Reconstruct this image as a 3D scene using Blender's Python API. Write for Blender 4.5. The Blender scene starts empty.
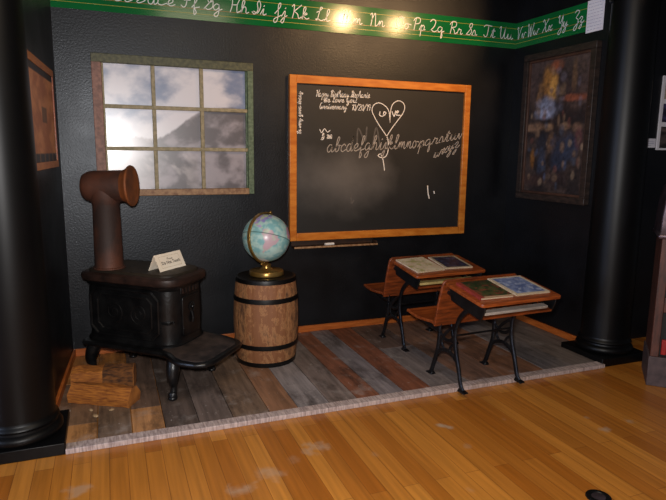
import bpy, bmesh, math, random
from mathutils import Vector, Matrix, noise
random.seed(7)
R = math.radians
C = bpy.context.scene.collection
ZP = 0.025                      # top of the plank platform

# ------------------------------------------------------------------ helpers
def lin(h):
    h = h.lstrip('#'); o = []
    for i in (0, 2, 4):
        c = int(h[i:i+2], 16)/255
        o.append(c/12.92 if c <= .04045 else ((c+.055)/1.055)**2.4)
    return (*o, 1)

def mat(name, c1, c2=None, scale=8, stretch=(1, 1, 1), rough=.6, metal=0, bump=0, bscale=None, spec=.5, lo=.35, hi=.65, coat=0, detail=5, rvar=0):
    m = bpy.data.materials.new(name); m.use_nodes = True
    nt = m.node_tree; N = nt.nodes; L = nt.links
    b = N['Principled BSDF']
    b.inputs['Roughness'].default_value = rough; b.inputs['Metallic'].default_value = metal
    b.inputs['Specular IOR Level'].default_value = spec
    if coat: b.inputs['Coat Weight'].default_value = coat; b.inputs['Coat Roughness'].default_value = .12
    c2 = c2 or c1
    tc = N.new('ShaderNodeTexCoord'); mp = N.new('ShaderNodeMapping'); mp.inputs['Scale'].default_value = stretch
    L.new(tc.outputs['Object'], mp.inputs['Vector'])
    nz = N.new('ShaderNodeTexNoise'); nz.inputs['Scale'].default_value = scale; nz.inputs['Detail'].default_value = detail
    L.new(mp.outputs['Vector'], nz.inputs['Vector'])
    cr = N.new('ShaderNodeValToRGB'); e = cr.color_ramp.elements
    e[0].position = lo; e[0].color = lin(c1); e[1].position = hi; e[1].color = lin(c2)
    L.new(nz.outputs['Fac'], cr.inputs['Fac']); L.new(cr.outputs['Color'], b.inputs['Base Color'])
    if rvar:
        mr = N.new('ShaderNodeMapRange'); mr.inputs[1].default_value = .3; mr.inputs[2].default_value = .7
        mr.inputs[3].default_value = rough-rvar; mr.inputs[4].default_value = rough+rvar
        L.new(nz.outputs['Fac'], mr.inputs[0]); L.new(mr.outputs[0], b.inputs['Roughness'])
    if bump:
        n2 = N.new('ShaderNodeTexNoise'); n2.inputs['Scale'].default_value = bscale or scale*4; n2.inputs['Detail'].default_value = 4
        L.new(mp.outputs['Vector'], n2.inputs['Vector'])
        bp = N.new('ShaderNodeBump'); bp.inputs['Strength'].default_value = bump; bp.inputs['Distance'].default_value = .004
        L.new(n2.outputs['Fac'], bp.inputs['Height']); L.new(bp.outputs['Normal'], b.inputs['Normal'])
    return m

def attr_mat(name, rough=.5, spec=.5, grain=None, stains=False, coat=0, bump=0, coatr=.1):
    """base colour from the mesh's own colour attribute, with wood grain / stains on top"""
    m = bpy.data.materials.new(name); m.use_nodes = True
    nt = m.node_tree; N = nt.nodes; L = nt.links; b = N['Principled BSDF']
    b.inputs['Roughness'].default_value = rough; b.inputs['Specular IOR Level'].default_value = spec
    b.inputs['Coat Weight'].default_value = coat; b.inputs['Coat Roughness'].default_value = coatr
    at = N.new('ShaderNodeAttribute'); at.attribute_name = 'Col'
    col = at.outputs['Color']
    tc = N.new('ShaderNodeTexCoord')
    if grain:
        mp = N.new('ShaderNodeMapping'); mp.inputs['Scale'].default_value = grain; L.new(tc.outputs['Object'], mp.inputs['Vector'])
        nz = N.new('ShaderNodeTexNoise'); nz.inputs['Scale'].default_value = 1; nz.inputs['Detail'].default_value = 7; nz.inputs['Roughness'].default_value = .65
        L.new(mp.outputs['Vector'], nz.inputs['Vector'])
        mr = N.new('ShaderNodeMapRange'); mr.inputs[1].default_value = .25; mr.inputs[2].default_value = .75; mr.inputs[3].default_value = .45; mr.inputs[4].default_value = 1.5
        L.new(nz.outputs['Fac'], mr.inputs[0])
        mx = N.new('ShaderNodeVectorMath'); mx.operation = 'SCALE'
        L.new(col, mx.inputs[0]); L.new(mr.outputs[0], mx.inputs['Scale']); col = mx.outputs[0]
        if bump:
            bp = N.new('ShaderNodeBump'); bp.inputs['Strength'].default_value = bump; bp.inputs['Distance'].default_value = .004
            L.new(nz.outputs['Fac'], bp.inputs['Height']); L.new(bp.outputs['Normal'], b.inputs['Normal'])
    if stains:
        n3 = N.new('ShaderNodeTexNoise'); n3.inputs['Scale'].default_value = 5; n3.inputs['Detail'].default_value = 8; n3.inputs['Roughness'].default_value = .7
        L.new(tc.outputs['Object'], n3.inputs['Vector'])
        r3 = N.new('ShaderNodeMapRange'); r3.inputs[1].default_value = .55; r3.inputs[2].default_value = .72; r3.inputs[4].default_value = .55
        L.new(n3.outputs['Fac'], r3.inputs[0])
        mm = N.new('ShaderNodeMix'); mm.data_type = 'RGBA'; mm.inputs['B'].default_value = lin('#a59a92')
        L.new(r3.outputs[0], mm.inputs['Factor']); L.new(col, mm.inputs['A']); col = mm.outputs['Result']
        for sc_, lo_, hi_, am, cc, dt in ((3.2, .5, .68, .75, '#2a211d', 7), (22, .66, .74, .6, '#b9aea6', 3)):
            mp5 = N.new('ShaderNodeMapping'); mp5.inputs['Scale'].default_value = (1.6, .7, 1); mp5.inputs['Location'].default_value = (sc_, 3, 0); L.new(tc.outputs['Object'], mp5.inputs['Vector'])
            n5 = N.new('ShaderNodeTexNoise'); n5.inputs['Scale'].default_value = sc_; n5.inputs['Detail'].default_value = dt; n5.inputs['Roughness'].default_value = .75; L.new(mp5.outputs[0], n5.inputs['Vector'])
            r5 = N.new('ShaderNodeMapRange'); r5.inputs[1].default_value = lo_; r5.inputs[2].default_value = hi_; r5.inputs[4].default_value = am; L.new(n5.outputs['Fac'], r5.inputs[0])
            m5 = N.new('ShaderNodeMix'); m5.data_type = 'RGBA'; m5.inputs['B'].default_value = lin(cc); L.new(r5.outputs[0], m5.inputs['Factor']); L.new(col, m5.inputs['A']); col = m5.outputs['Result']
    L.new(col, b.inputs['Base Color'])
    return m

class MB:
    def __init__(s): s.bm = bmesh.new()
    def _xf(s, vs, M):
        if M is not None: bmesh.ops.transform(s.bm, matrix=M, verts=vs)
    def box(s, x0, x1, y0, y1, z0, z1, M=None):
        vs = [s.bm.verts.new(p) for p in ((x0,y0,z0),(x1,y0,z0),(x1,y1,z0),(x0,y1,z0),(x0,y0,z1),(x1,y0,z1),(x1,y1,z1),(x0,y1,z1))]
        fs = [s.bm.faces.new([vs[i] for i in q]) for q in ((3,2,1,0),(4,5,6,7),(0,1,5,4),(1,2,6,5),(2,3,7,6),(3,0,4,7))]
        s._xf(vs, M); return fs
    def prism(s, pts, d, M=None):
        """pts in local XY, extruded along local Z by d"""
        a = [s.bm.verts.new((x, y, 0)) for x, y in pts]; b = [s.bm.verts.new((x, y, d)) for x, y in pts]
        n = len(pts); s.bm.faces.new(a[::-1]); s.bm.faces.new(b)
        for i in range(n): s.bm.faces.new((a[i], a[(i+1) % n], b[(i+1) % n], b[i]))
        s._xf(a+b, M)
    def loft(s, rings, caps=True, M=None):
        R_ = [[s.bm.verts.new(p) for p in r] for r in rings]; n = len(rings[0]); al = [v for r in R_ for v in r]
        for a, b in zip(R_, R_[1:]):
            for i in range(n): s.bm.faces.new((a[i], a[(i+1) % n], b[(i+1) % n], b[i]))
        if caps: s.bm.faces.new(R_[0][::-1]); s.bm.faces.new(R_[-1])
        s._xf(al, M)
    def lathe(s, prof, n=40, c=(0, 0, 0), M=None, fn=None):
        rings = []
        for r, z in prof:
            rings.append([(c[0]+r*(fn(i, n, z) if fn else 1)*math.cos(2*math.pi*i/n), c[1]+r*(fn(i, n, z) if fn else 1)*math.sin(2*math.pi*i/n), c[2]+z) for i in range(n)])
        s.loft(rings, True, M)
    def tube(s, pts, r, n=10, M=None, sq=(1, 1)):
        pts = [Vector(p) for p in pts]; rs = r if isinstance(r, (list, tuple)) else [r]*len(pts)
        rings = []; up = None
        for i, p in enumerate(pts):
            t = (pts[min(i+1, len(pts)-1)]-pts[max(i-1, 0)]).normalized()
            if up is None:
                up = Vector((1, 0, 0)) if abs(t.x) < .8 else Vector((0, 0, 1))
            u = (up-t*up.dot(t)).normalized(); v = t.cross(u); up = u
            rings.append([p+u*(rs[i]*sq[0]*math.cos(2*math.pi*k/n))+v*(rs[i]*sq[1]*math.sin(2*math.pi*k/n)) for k in range(n)])
        s.loft(rings, True, M)
    def ico(s, c, r, sub=2, sc=(1, 1, 1), M=None):
        g = bmesh.ops.create_icosphere(s.bm, subdivisions=sub, radius=r)
        for v in g['verts']: v.co = Vector((v.co.x*sc[0], v.co.y*sc[1], v.co.z*sc[2]))+Vector(c)
        s._xf(g['verts'], M)
    def build(s, name, m, parent=None, bevel=0, seg=2, smooth=True, recalc=True):
        if recalc: bmesh.ops.recalc_face_normals(s.bm, faces=s.bm.faces)
        me = bpy.data.meshes.new(name); s.bm.to_mesh(me); s.bm.free()
        o = bpy.data.objects.new(name, me); C.objects.link(o)
        for k in (m if isinstance(m, (list, tuple)) else [m]): me.materials.append(k)
        if smooth:
            for p in me.polygons: p.use_smooth = True
            me.set_sharp_from_angle(angle=R(38))
        if bevel:
            b = o.modifiers.new('bevel', 'BEVEL'); b.width = bevel; b.segments = seg; b.limit_method = 'ANGLE'; b.angle_limit = R(40)
        if parent: o.parent = parent
        return o

def tag(o, label=None, cat=None, group=None, kind=None):
    if label: o['label'] = label
    if cat: o['category'] = cat
    if group: o['group'] = group
    if kind: o['kind'] = kind
    return o
def thing(name, label, cat, loc=(0, 0, 0), rz=0, group=None):
    o = bpy.data.objects.new(name, None); o.empty_display_size = .1; C.objects.link(o)
    o.location = loc; o.rotation_euler = (0, 0, rz)
    return tag(o, label, cat, group)
def struct(o): o['kind'] = 'structure'; return o
def dup(root, loc, rz, label):
    r = root.copy(); C.objects.link(r); r.location = loc; r.rotation_euler = (0, 0, rz); r['label'] = label
    for ch in list(root.children):
        c = ch.copy(); C.objects.link(c); c.parent = r
        for g in list(ch.children):
            d = g.copy(); C.objects.link(d); d.parent = c
    return r

def spline(P, k=6):
    P = [Vector(p) for p in P]
    if len(P) < 3: return P
    Q = [2*P[0]-P[1]]+P+[2*P[-1]-P[-2]]; out = []
    for i in range(1, len(Q)-2):
        a, b, c, d = Q[i-1:i+3]
        for j in range(k):
            t = j/k
            out.append(.5*((2*b)+(c-a)*t+(2*a-5*b+4*c-d)*t*t+(3*b-a-3*c+d)*t**3))
    out.append(P[-1]); return out
def rr(x0, x1, y0, y1, r, n=6, bow=0):
    """rounded rectangle outline; bow pushes the x1 end outwards"""
    o = []
    for cx, cy, a0 in ((x1-r, y0+r, -90), (x1-r, y1-r, 0), (x0+r, y1-r, 90), (x0+r, y0+r, 180)):
        for i in range(n+1):
            a = R(a0+90*i/n); o.append((cx+r*math.cos(a), cy+r*math.sin(a)))
    if bow:
        res = []
        for i, (x, y) in enumerate(o):
            res.append((x, y))
            if i == n:
                for k in range(1, 8): res.append((x1, y0+r+(y1-y0-2*r)*k/8))
        o = [(x+(bow*(1-((y-(y0+y1)/2)/((y1-y0)/2))**2) if x > (x0+x1)/2 else 0), y) for x, y in res]
    return o
def ring(outline, z, off=0, c=(0, 0)):
    # move an outline outwards by off (approximately, about its centre)
    cx = sum(p[0] for p in outline)/len(outline); cy = sum(p[1] for p in outline)/len(outline); o = []
    hx = max(abs(p[0]-cx) for p in outline); hy = max(abs(p[1]-cy) for p in outline)
    for x, y in outline: o.append((cx+(x-cx)*(1+off/hx), cy+(y-cy)*(1+off/hy), z))
    return o

# ------------------------------------------------------------------ cursive strokes
LOW = {
'a': [[(.42,.42),(.2,.5),(.03,.25),(.15,0),(.35,.12),(.43,.45)],[(.43,.45),(.42,.1),(.5,0),(.64,.12)]],
'b': [[(0,.05),(.2,.5),(.3,.88),(.2,1),(.13,.8),(.12,.2),(.2,0),(.36,.1),(.38,.35),(.3,.45),(.54,.4)]],
'c': [[(.4,.38),(.25,.5),(.05,.3),(.1,.05),(.25,0),(.5,.14)]],
'd': [[(.42,.4),(.2,.5),(.03,.25),(.15,0),(.35,.12),(.45,.98)],[(.45,.98),(.42,.15),(.5,0),(.64,.12)]],
'e': [[(0,.1),(.3,.25),(.35,.42),(.22,.5),(.06,.3),(.12,.05),(.28,0),(.5,.12)]],
'f': [[(0,.05),(.25,.5),(.33,.9),(.24,1),(.16,.8),(.16,-.3),(.22,-.5),(.32,-.3),(.2,0),(.5,.12)]],
'g': [[(.42,.42),(.2,.5),(.03,.25),(.15,.02),(.35,.15),(.43,.45)],[(.43,.45),(.4,-.3),(.25,-.5),(.12,-.35),(.4,-.02),(.62,.12)]],
'h': [[(0,.05),(.22,.6),(.28,.9),(.2,1),(.12,.8),(.1,0)],[(.1,0),(.2,.4),(.35,.5),(.42,.3),(.42,.08),(.5,0),(.62,.1)]],
'i': [[(0,.05),(.2,.5),(.18,.1),(.26,0),(.42,.1)],[(.2,.7),(.23,.75)]],
'j': [[(0,.05),(.22,.5),(.2,-.3),(.08,-.5),(-.02,-.35),(.2,-.02),(.4,.12)],[(.22,.7),(.25,.75)]],
'k': [[(0,.05),(.22,.6),(.28,.9),(.2,1),(.12,.8),(.1,0)],[(.1,.1),(.3,.5),(.4,.4),(.15,.25),(.4,.02),(.58,.1)]],
'l': [[(0,.05),(.22,.55),(.3,.9),(.2,1),(.13,.8),(.14,.15),(.22,0),(.42,.1)]],
'm': [[(0,.1),(.1,.45),(.14,.4),(.12,0)],[(.12,0),(.22,.42),(.32,.45),(.34,0)],[(.34,0),(.44,.42),(.54,.45),(.57,.08),(.64,0),(.76,.1)]],
'n': [[(0,.1),(.1,.45),(.14,.4),(.12,0)],[(.12,0),(.24,.42),(.36,.45),(.38,.08),(.46,0),(.58,.1)]],
'o': [[(.3,.47),(.12,.48),(.03,.22),(.18,0),(.36,.2),(.3,.45),(.58,.42)]],
'p': [[(0,.05),(.18,.5),(.14,-.5)],[(.14,.1),(.28,.48),(.42,.35),(.38,.05),(.22,0),(.52,.1)]],
'q': [[(.42,.42),(.2,.5),(.03,.25),(.15,.02),(.35,.15),(.43,.45)],[(.43,.45),(.4,-.5),(.5,-.35),(.45,0),(.62,.12)]],
'r': [[(0,.05),(.14,.52),(.2,.42),(.36,.42),(.32,.1),(.4,0),(.52,.1)]],
's': [[(0,.05),(.2,.52),(.34,.15),(.2,0),(.08,.06)],[(.2,0),(.5,.1)]],
't': [[(0,.05),(.22,.85),(.18,.1),(.26,0),(.42,.1)],[(.06,.6),(.36,.63)]],
'u': [[(0,.1),(.1,.48),(.1,.12),(.2,0),(.36,.15),(.42,.48)],[(.42,.48),(.42,.1),(.5,0),(.62,.1)]],
'v': [[(0,.1),(.1,.46),(.16,.1),(.24,0),(.4,.46),(.54,.42)]],
'w': [[(0,.1),(.08,.46),(.1,.1),(.2,0),(.32,.15),(.34,.46)],[(.34,.46),(.36,.1),(.46,0),(.6,.42),(.72,.42)]],
'x': [[(0,.1),(.12,.48),(.3,.02),(.5,.1)],[(.42,.48),(.08,0)]],
'y': [[(0,.1),(.1,.48),(.12,.12),(.24,.02),(.42,.46)],[(.42,.46),(.36,-.3),(.2,-.5),(.12,-.35),(.4,0),(.58,.12)]],
'z': [[(0,.35),(.18,.5),(.3,.35),(.12,.05),(.3,0),(.28,-.35),(.12,-.5),(.08,-.35),(.5,.1)]],
'0': [[(.25,1),(.05,.6),(.2,0),(.4,.4),(.25,1)]], '1': [[(.1,.8),(.25,1)],[(.25,1),(.2,0)]],
'2': [[(.05,.8),(.25,1),(.4,.75),(.05,0)],[(.05,0),(.5,.03)]], '9': [[(.42,.8),(.2,1),(.08,.7),(.3,.55),(.42,.85)],[(.42,.85),(.32,0)]],
'/': [[(0,-.1),(.4,1.1)]],
}
UP = {
'D': [[(.3,1),(.2,.3),(.05,.08),(.2,0),(.5,.2),(.6,.6),(.4,1),(.1,.9)]],
'E': [[(.45,.85),(.3,1),(.15,.8),(.32,.55),(.1,.35),(.1,.08),(.3,0),(.58,.15)]],
'F': [[(0,.88),(.2,1),(.65,.95)],[(.38,.97),(.34,.2),(.2,0),(.05,.12)],[(.2,.5),(.55,.52)]],
'G': [[(0,.05),(.3,.5),(.45,.9),(.3,1),(.18,.7),(.3,.5),(.5,.68)],[(.5,.68),(.5,.2),(.25,0),(.05,.12)]],
'H': [[(0,.85),(.12,1),(.16,.5),(.08,0)],[(.6,1),(.47,.5),(.5,0),(.64,.08)],[(.14,.5),(.48,.54)]],
'I': [[(.1,.2),(.35,.1),(.5,.6),(.4,.98),(.28,.8),(.35,.3),(.15,0),(0,.15)]],
'J': [[(.1,.2),(.4,.7),(.4,1),(.28,.8),(.32,0),(.25,-.4),(.1,-.45),(.1,-.2),(.52,.1)]],
'K': [[(0,.85),(.12,1),(.14,.5),(.08,0)],[(.6,1),(.16,.5)],[(.16,.5),(.4,.3),(.5,0),(.64,.1)]],
'L': [[(.05,.6),(.25,.75),(.4,.95),(.28,1),(.22,.6),(.12,.05),(.02,.08),(.2,.1),(.4,0),(.62,.1)]],
'M': [[(0,.85),(.1,.98),(.14,.5),(.1,0)],[(.1,.4),(.28,1),(.36,.5),(.34,0)],[(.34,.4),(.54,1),(.6,.4),(.64,0),(.78,.08)]],
'N': [[(0,.85),(.1,.98),(.14,.5),(.1,0)],[(.1,.4),(.32,1),(.4,.4),(.44,0),(.58,.08)]],
'O': [[(.35,1),(.1,.8),(.02,.4),(.2,0),(.45,.2),(.5,.7),(.35,1),(.25,.85),(.58,.88)]],
'P': [[(.12,0),(.16,.5),(.2,.95)],[(.02,.75),(.2,1),(.5,.95),(.5,.6),(.18,.48)]],
'Q': [[(.02,.8),(.2,1),(.44,.85),(.35,.4),(.05,.05)],[(.05,.05),(.15,.12),(.4,0),(.62,.1)]],
'R': [[(.12,0),(.16,.5),(.2,.95)],[(.02,.75),(.2,1),(.5,.95),(.5,.6),(.2,.5)],[(.2,.5),(.4,.3),(.5,0),(.64,.1)]],
'S': [[(0,.05),(.3,.5),(.44,.9),(.3,1),(.2,.75),(.42,.4),(.3,.05),(.05,.08)]],
'T': [[(0,.85),(.15,1),(.65,.95)],[(.38,.97),(.36,.2),(.2,0),(.05,.15)]],
'U': [[(0,.85),(.12,1),(.14,.4),(.25,0),(.42,.2),(.52,1)],[(.52,1),(.5,.2),(.58,0),(.7,.08)]],
'V': [[(0,.85),(.12,1),(.2,.2),(.26,0),(.45,.8),(.6,1)]],
'W': [[(0,.85),(.1,1),(.16,.1),(.22,0),(.36,.9)],[(.36,.9),(.42,.1),(.48,0),(.68,1)]],
'X': [[(0,.85),(.12,1),(.3,.5),(.45,0),(.62,.1)],[(.58,1),(.05,0)]],
'Y': [[(0,.85),(.12,1),(.15,.5),(.3,.4),(.48,1)],[(.48,1),(.45,-.2),(.3,-.5),(.15,-.35),(.52,.1)]],
'Z': [[(.02,.85),(.2,1),(.44,.85),(.2,.45),(.42,.25),(.35,-.35),(.18,-.5),(.1,-.3),(.52,.1)]],
'B': [[(.12,0),(.2,.95)],[(.02,.75),(.2,1),(.5,.9),(.22,.52),(.52,.35),(.4,.02),(.1,.05)]],
'A': [[(.5,.95),(.2,1),(.02,.4),(.2,0),(.45,.5),(.5,.95)],[(.5,.95),(.46,.2),(.52,0),(.66,.1)]],
'C': [[(.45,.85),(.3,1),(.05,.6),(.1,.1),(.3,0),(.58,.15)]],
}
def glyph(ch): return UP.get(ch) or LOW.get(ch)
def gwidth(ch):
    g = glyph(ch); return max(p[0] for s in g for p in s)
def ribbon(bm, pts, w, fn, k=6):
    """flat painted / chalked stroke: fn maps (u, v) to a point on the surface"""
    P = spline([(p[0], p[1], 0) for p in pts], k)
    a = b = None
    for i, p in enumerate(P):
        t = (P[min(i+1, len(P)-1)]-P[max(i-1, 0)])
        if t.length < 1e-9: continue
        t.normalize(); n = Vector((-t.y, t.x, 0))*w/2
        if i == 0: p = p-t*w/2
        if i == len(P)-1: p = p+t*w/2
        na, nb = bm.verts.new(fn(p.x+n.x, p.y+n.y)), bm.verts.new(fn(p.x-n.x, p.y-n.y))
        if a: bm.faces.new((a, b, nb, na))
        a, b = na, nb
def text(bm, s, u, v, h, w, fn, adv=1.0, asp=.75, slope=0, slant=.12):
    """cursive line; h = ascender height; slope = rise per unit run"""
    u0 = u
    for ch in s:
        if ch == ' ': u += h*.42*asp*adv; continue
        for st in glyph(ch):
            ribbon(bm, [(u+(x*asp+y*slant)*h, v+y*h+slope*(u-u0+x*asp*h)) for x, y in st], w, fn, 5)
        u += gwidth(ch)*h*asp*adv
    return u

# ------------------------------------------------------------------ materials
M_wall = mat('black wall paint', '#09090b', '#0f0f12', 3, rough=.40, bump=.32, bscale=75, spec=.42, rvar=.05)
M_wall.node_tree.nodes['Principled BSDF'].inputs['Specular Tint'].default_value = (.88, .93, 1, 1)
M_column = mat('black satin paint', '#050506', '#080809', 4, rough=.42, spec=.24)
M_ceiling = mat('dark ceiling paint', '#151515', '#1a1a1a', 3, rough=.8)
M_base = mat('varnished baseboard wood', '#9a4d1c', '#b8642a', 3, (2, 2, 20), rough=.4)
M_frame = mat('orange stained wood', '#b5641c', '#cf8030', 4, (2, 2, 8), rough=.35)
M_slate = mat('worn chalkboard slate', '#141414', '#1e1d1d', 2.2, rough=.55, detail=6)
def dusty(m, x, z, rx, rz_, col, amt):
    N = m.node_tree.nodes; L = m.node_tree.links; b = N['Principled BSDF']; tc = N.new('ShaderNodeTexCoord')
    mp = N.new('ShaderNodeMapping'); mp.inputs['Location'].default_value = (-x/rx, 0, -z/rz_); mp.inputs['Scale'].default_value = (1/rx, 0, 1/rz_); L.new(tc.outputs['Object'], mp.inputs['Vector'])
    ln = N.new('ShaderNodeVectorMath'); ln.operation = 'LENGTH'; L.new(mp.outputs[0], ln.inputs[0])
    nz = N.new('ShaderNodeTexNoise'); nz.inputs['Scale'].default_value = 4; nz.inputs['Detail'].default_value = 6; L.new(tc.outputs['Object'], nz.inputs['Vector'])
    sb = N.new('ShaderNodeMath'); sb.operation = 'SUBTRACT'; L.new(nz.outputs['Fac'], sb.inputs[0]); L.new(ln.outputs['Value'], sb.inputs[1])
    mr = N.new('ShaderNodeMapRange'); mr.inputs[1].default_value = -.6; mr.inputs[2].default_value = .35; mr.inputs[4].default_value = amt; L.new(sb.outputs[0], mr.inputs[0])
    mx = N.new('ShaderNodeMix'); mx.data_type = 'RGBA'; mx.inputs['B'].default_value = lin(col); L.new(mr.outputs[0], mx.inputs['Factor'])
    L.new(b.inputs['Base Color'].links[0].from_socket, mx.inputs['A']); L.new(mx.outputs['Result'], b.inputs['Base Color'])
dusty(M_slate, 1.0, 1.28, .5, .3, '#6a6664', .6)
M_chalk = mat('white chalk', '#d8d2cc', '#efeae6', 60, rough=.95)
M_faint = mat('faint rubbed chalk', '#4a4644', '#5c5855', 60, rough=.95)
M_green = mat('glossy green card', '#0b5f2e', '#0d6a34', 3, rough=.16, spec=.25)
M_yellow = mat('yellow printed line', '#b5a634', rough=.3)
M_orange = mat('orange printed line', '#a8702c', rough=.3)
M_white = mat('white printed letter', '#e2e6e4', rough=.3)
M_paper = mat('white paper', '#d9d6e2', '#e4e2ea', 10, rough=.8)
M_ink = mat('pale printed rows', '#a5a3bc', rough=.9)
M_iron = mat('black cast iron', '#0d0d0f', '#1a1a1b', 14, rough=.34, metal=.3, bump=.25, bscale=90)
M_irontop = mat('rusty cast iron rim', '#1b1210', '#3a261f', 9, rough=.5, metal=.2, bump=.3, bscale=70)
M_lid = mat('dusty stove lid iron', '#1c1712', '#33291e', 9, rough=.6, metal=.2, bump=.2)
M_hearth = mat('dusty hearth plate iron', '#241d1b', '#4a3c36', 9, rough=.6, metal=.1, bump=.3, bscale=60)
M_rust = mat('rusted sheet metal pipe', '#2f211d', '#5c3322', 5, (1, 1, .8), rough=.65, metal=.15, bump=.25, bscale=50, lo=.4, hi=.68)
M_rust2 = mat('orange rust flange', '#553019', '#86491f', 7, rough=.7, metal=.1, bump=.3, bscale=60)
M_hoop = mat('black barrel hoop', '#0c0c0d', '#161515', 12, rough=.4, metal=.4)
M_brass = mat('antiqued brass', '#8f6d36', '#b08d50', 12, rough=.3, metal=.75)
M_desk = mat('reddish desk wood', '#6e2f12', '#9c4d1f', 4, (2.2, 16, 12), rough=.38, coat=.25)
M_desk2 = mat('dark back panel wood', '#57260f', '#8a4019', 4, (2.2, 12, 12), rough=.42, coat=.2)
M_shelf = mat('pale shelf lip', '#8c8177', '#a89c90', 10, rough=.6)
M_shelfy = mat('yellowed shelf lip', '#8a7440', '#b09a62', 10, rough=.6)
M_log = mat('split log face', '#7a4216', '#b06c26', 5, (3, 22, 22), rough=.8, bump=.6, bscale=20)
M_bark = mat('log bark', '#3c2210', '#7a4a20', 6, (4, 12, 12), rough=.9, bump=.8, bscale=14)
M_logend = mat('log end grain', '#7a4618', '#a8682a', 12, rough=.85, bump=.3)
M_chip = mat('pale wood chip', '#86694a', '#a98d6c', 20, rough=.9)
M_card = mat('cream card', '#f3e2cc', '#f8ecda', 6, rough=.8)
M_cardink = mat('card ink', '#2a2522', rough=.8)
M_edge = mat('whitewashed edge board', '#8f7b76', '#c4afa6', 6, (20, 3, 3), rough=.7, bump=.4, bscale=30)
M_darkframe = mat('dark painting frame', '#1e1714', '#352822', 5, (3, 3, 10), rough=.45)
M_cab = mat('worn brown cabinet wood', '#3a2019', '#5a3226', 5, (8, 8, 2), rough=.5)
M_cabgrey = mat('greyed cabinet base wood', '#3b2f30', '#50403f', 5, (4, 4, 4), rough=.6)
M_red = mat('red panel', '#8c1410', '#a81c16', 6, rough=.5)
M_steel = mat('tarnished metal hood', '#4b3d40', '#6b5e66', 6, rough=.3, metal=.7)
M_black = mat('black interior', '#060606', rough=.6)
M_soot = mat('black felt', '#111112', '#1c1c1c', 30, rough=.95)
M_pages = mat('aged page edges', '#b59a78', '#cdb592', 30, (1, 1, 20), rough=.85)
M_tan = mat('window sash tan paint', '#7a5538', '#a5805c', 6, (6, 6, 6), rough=.55, bump=.3)
M_pink = mat('window sash pinkish brown paint', '#6f4b40', '#94695a', 6, (6, 6, 6), rough=.55, bump=.3)
M_sage = mat('window sash weathered green paint', '#46573f', '#66785e', 7, (6, 6, 6), rough=.55, bump=.3)
M_olive = mat('window sash olive paint', '#3c3d28', '#5d5c3e', 7, (6, 6, 6), rough=.55, bump=.3)
M_muntin = mat('window muntin paint', '#7e7455', '#a39372', 7, (6, 6, 6), rough=.55, bump=.3)
M_plankside = mat('plank underside', '#3a3230', rough=.8)

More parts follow.
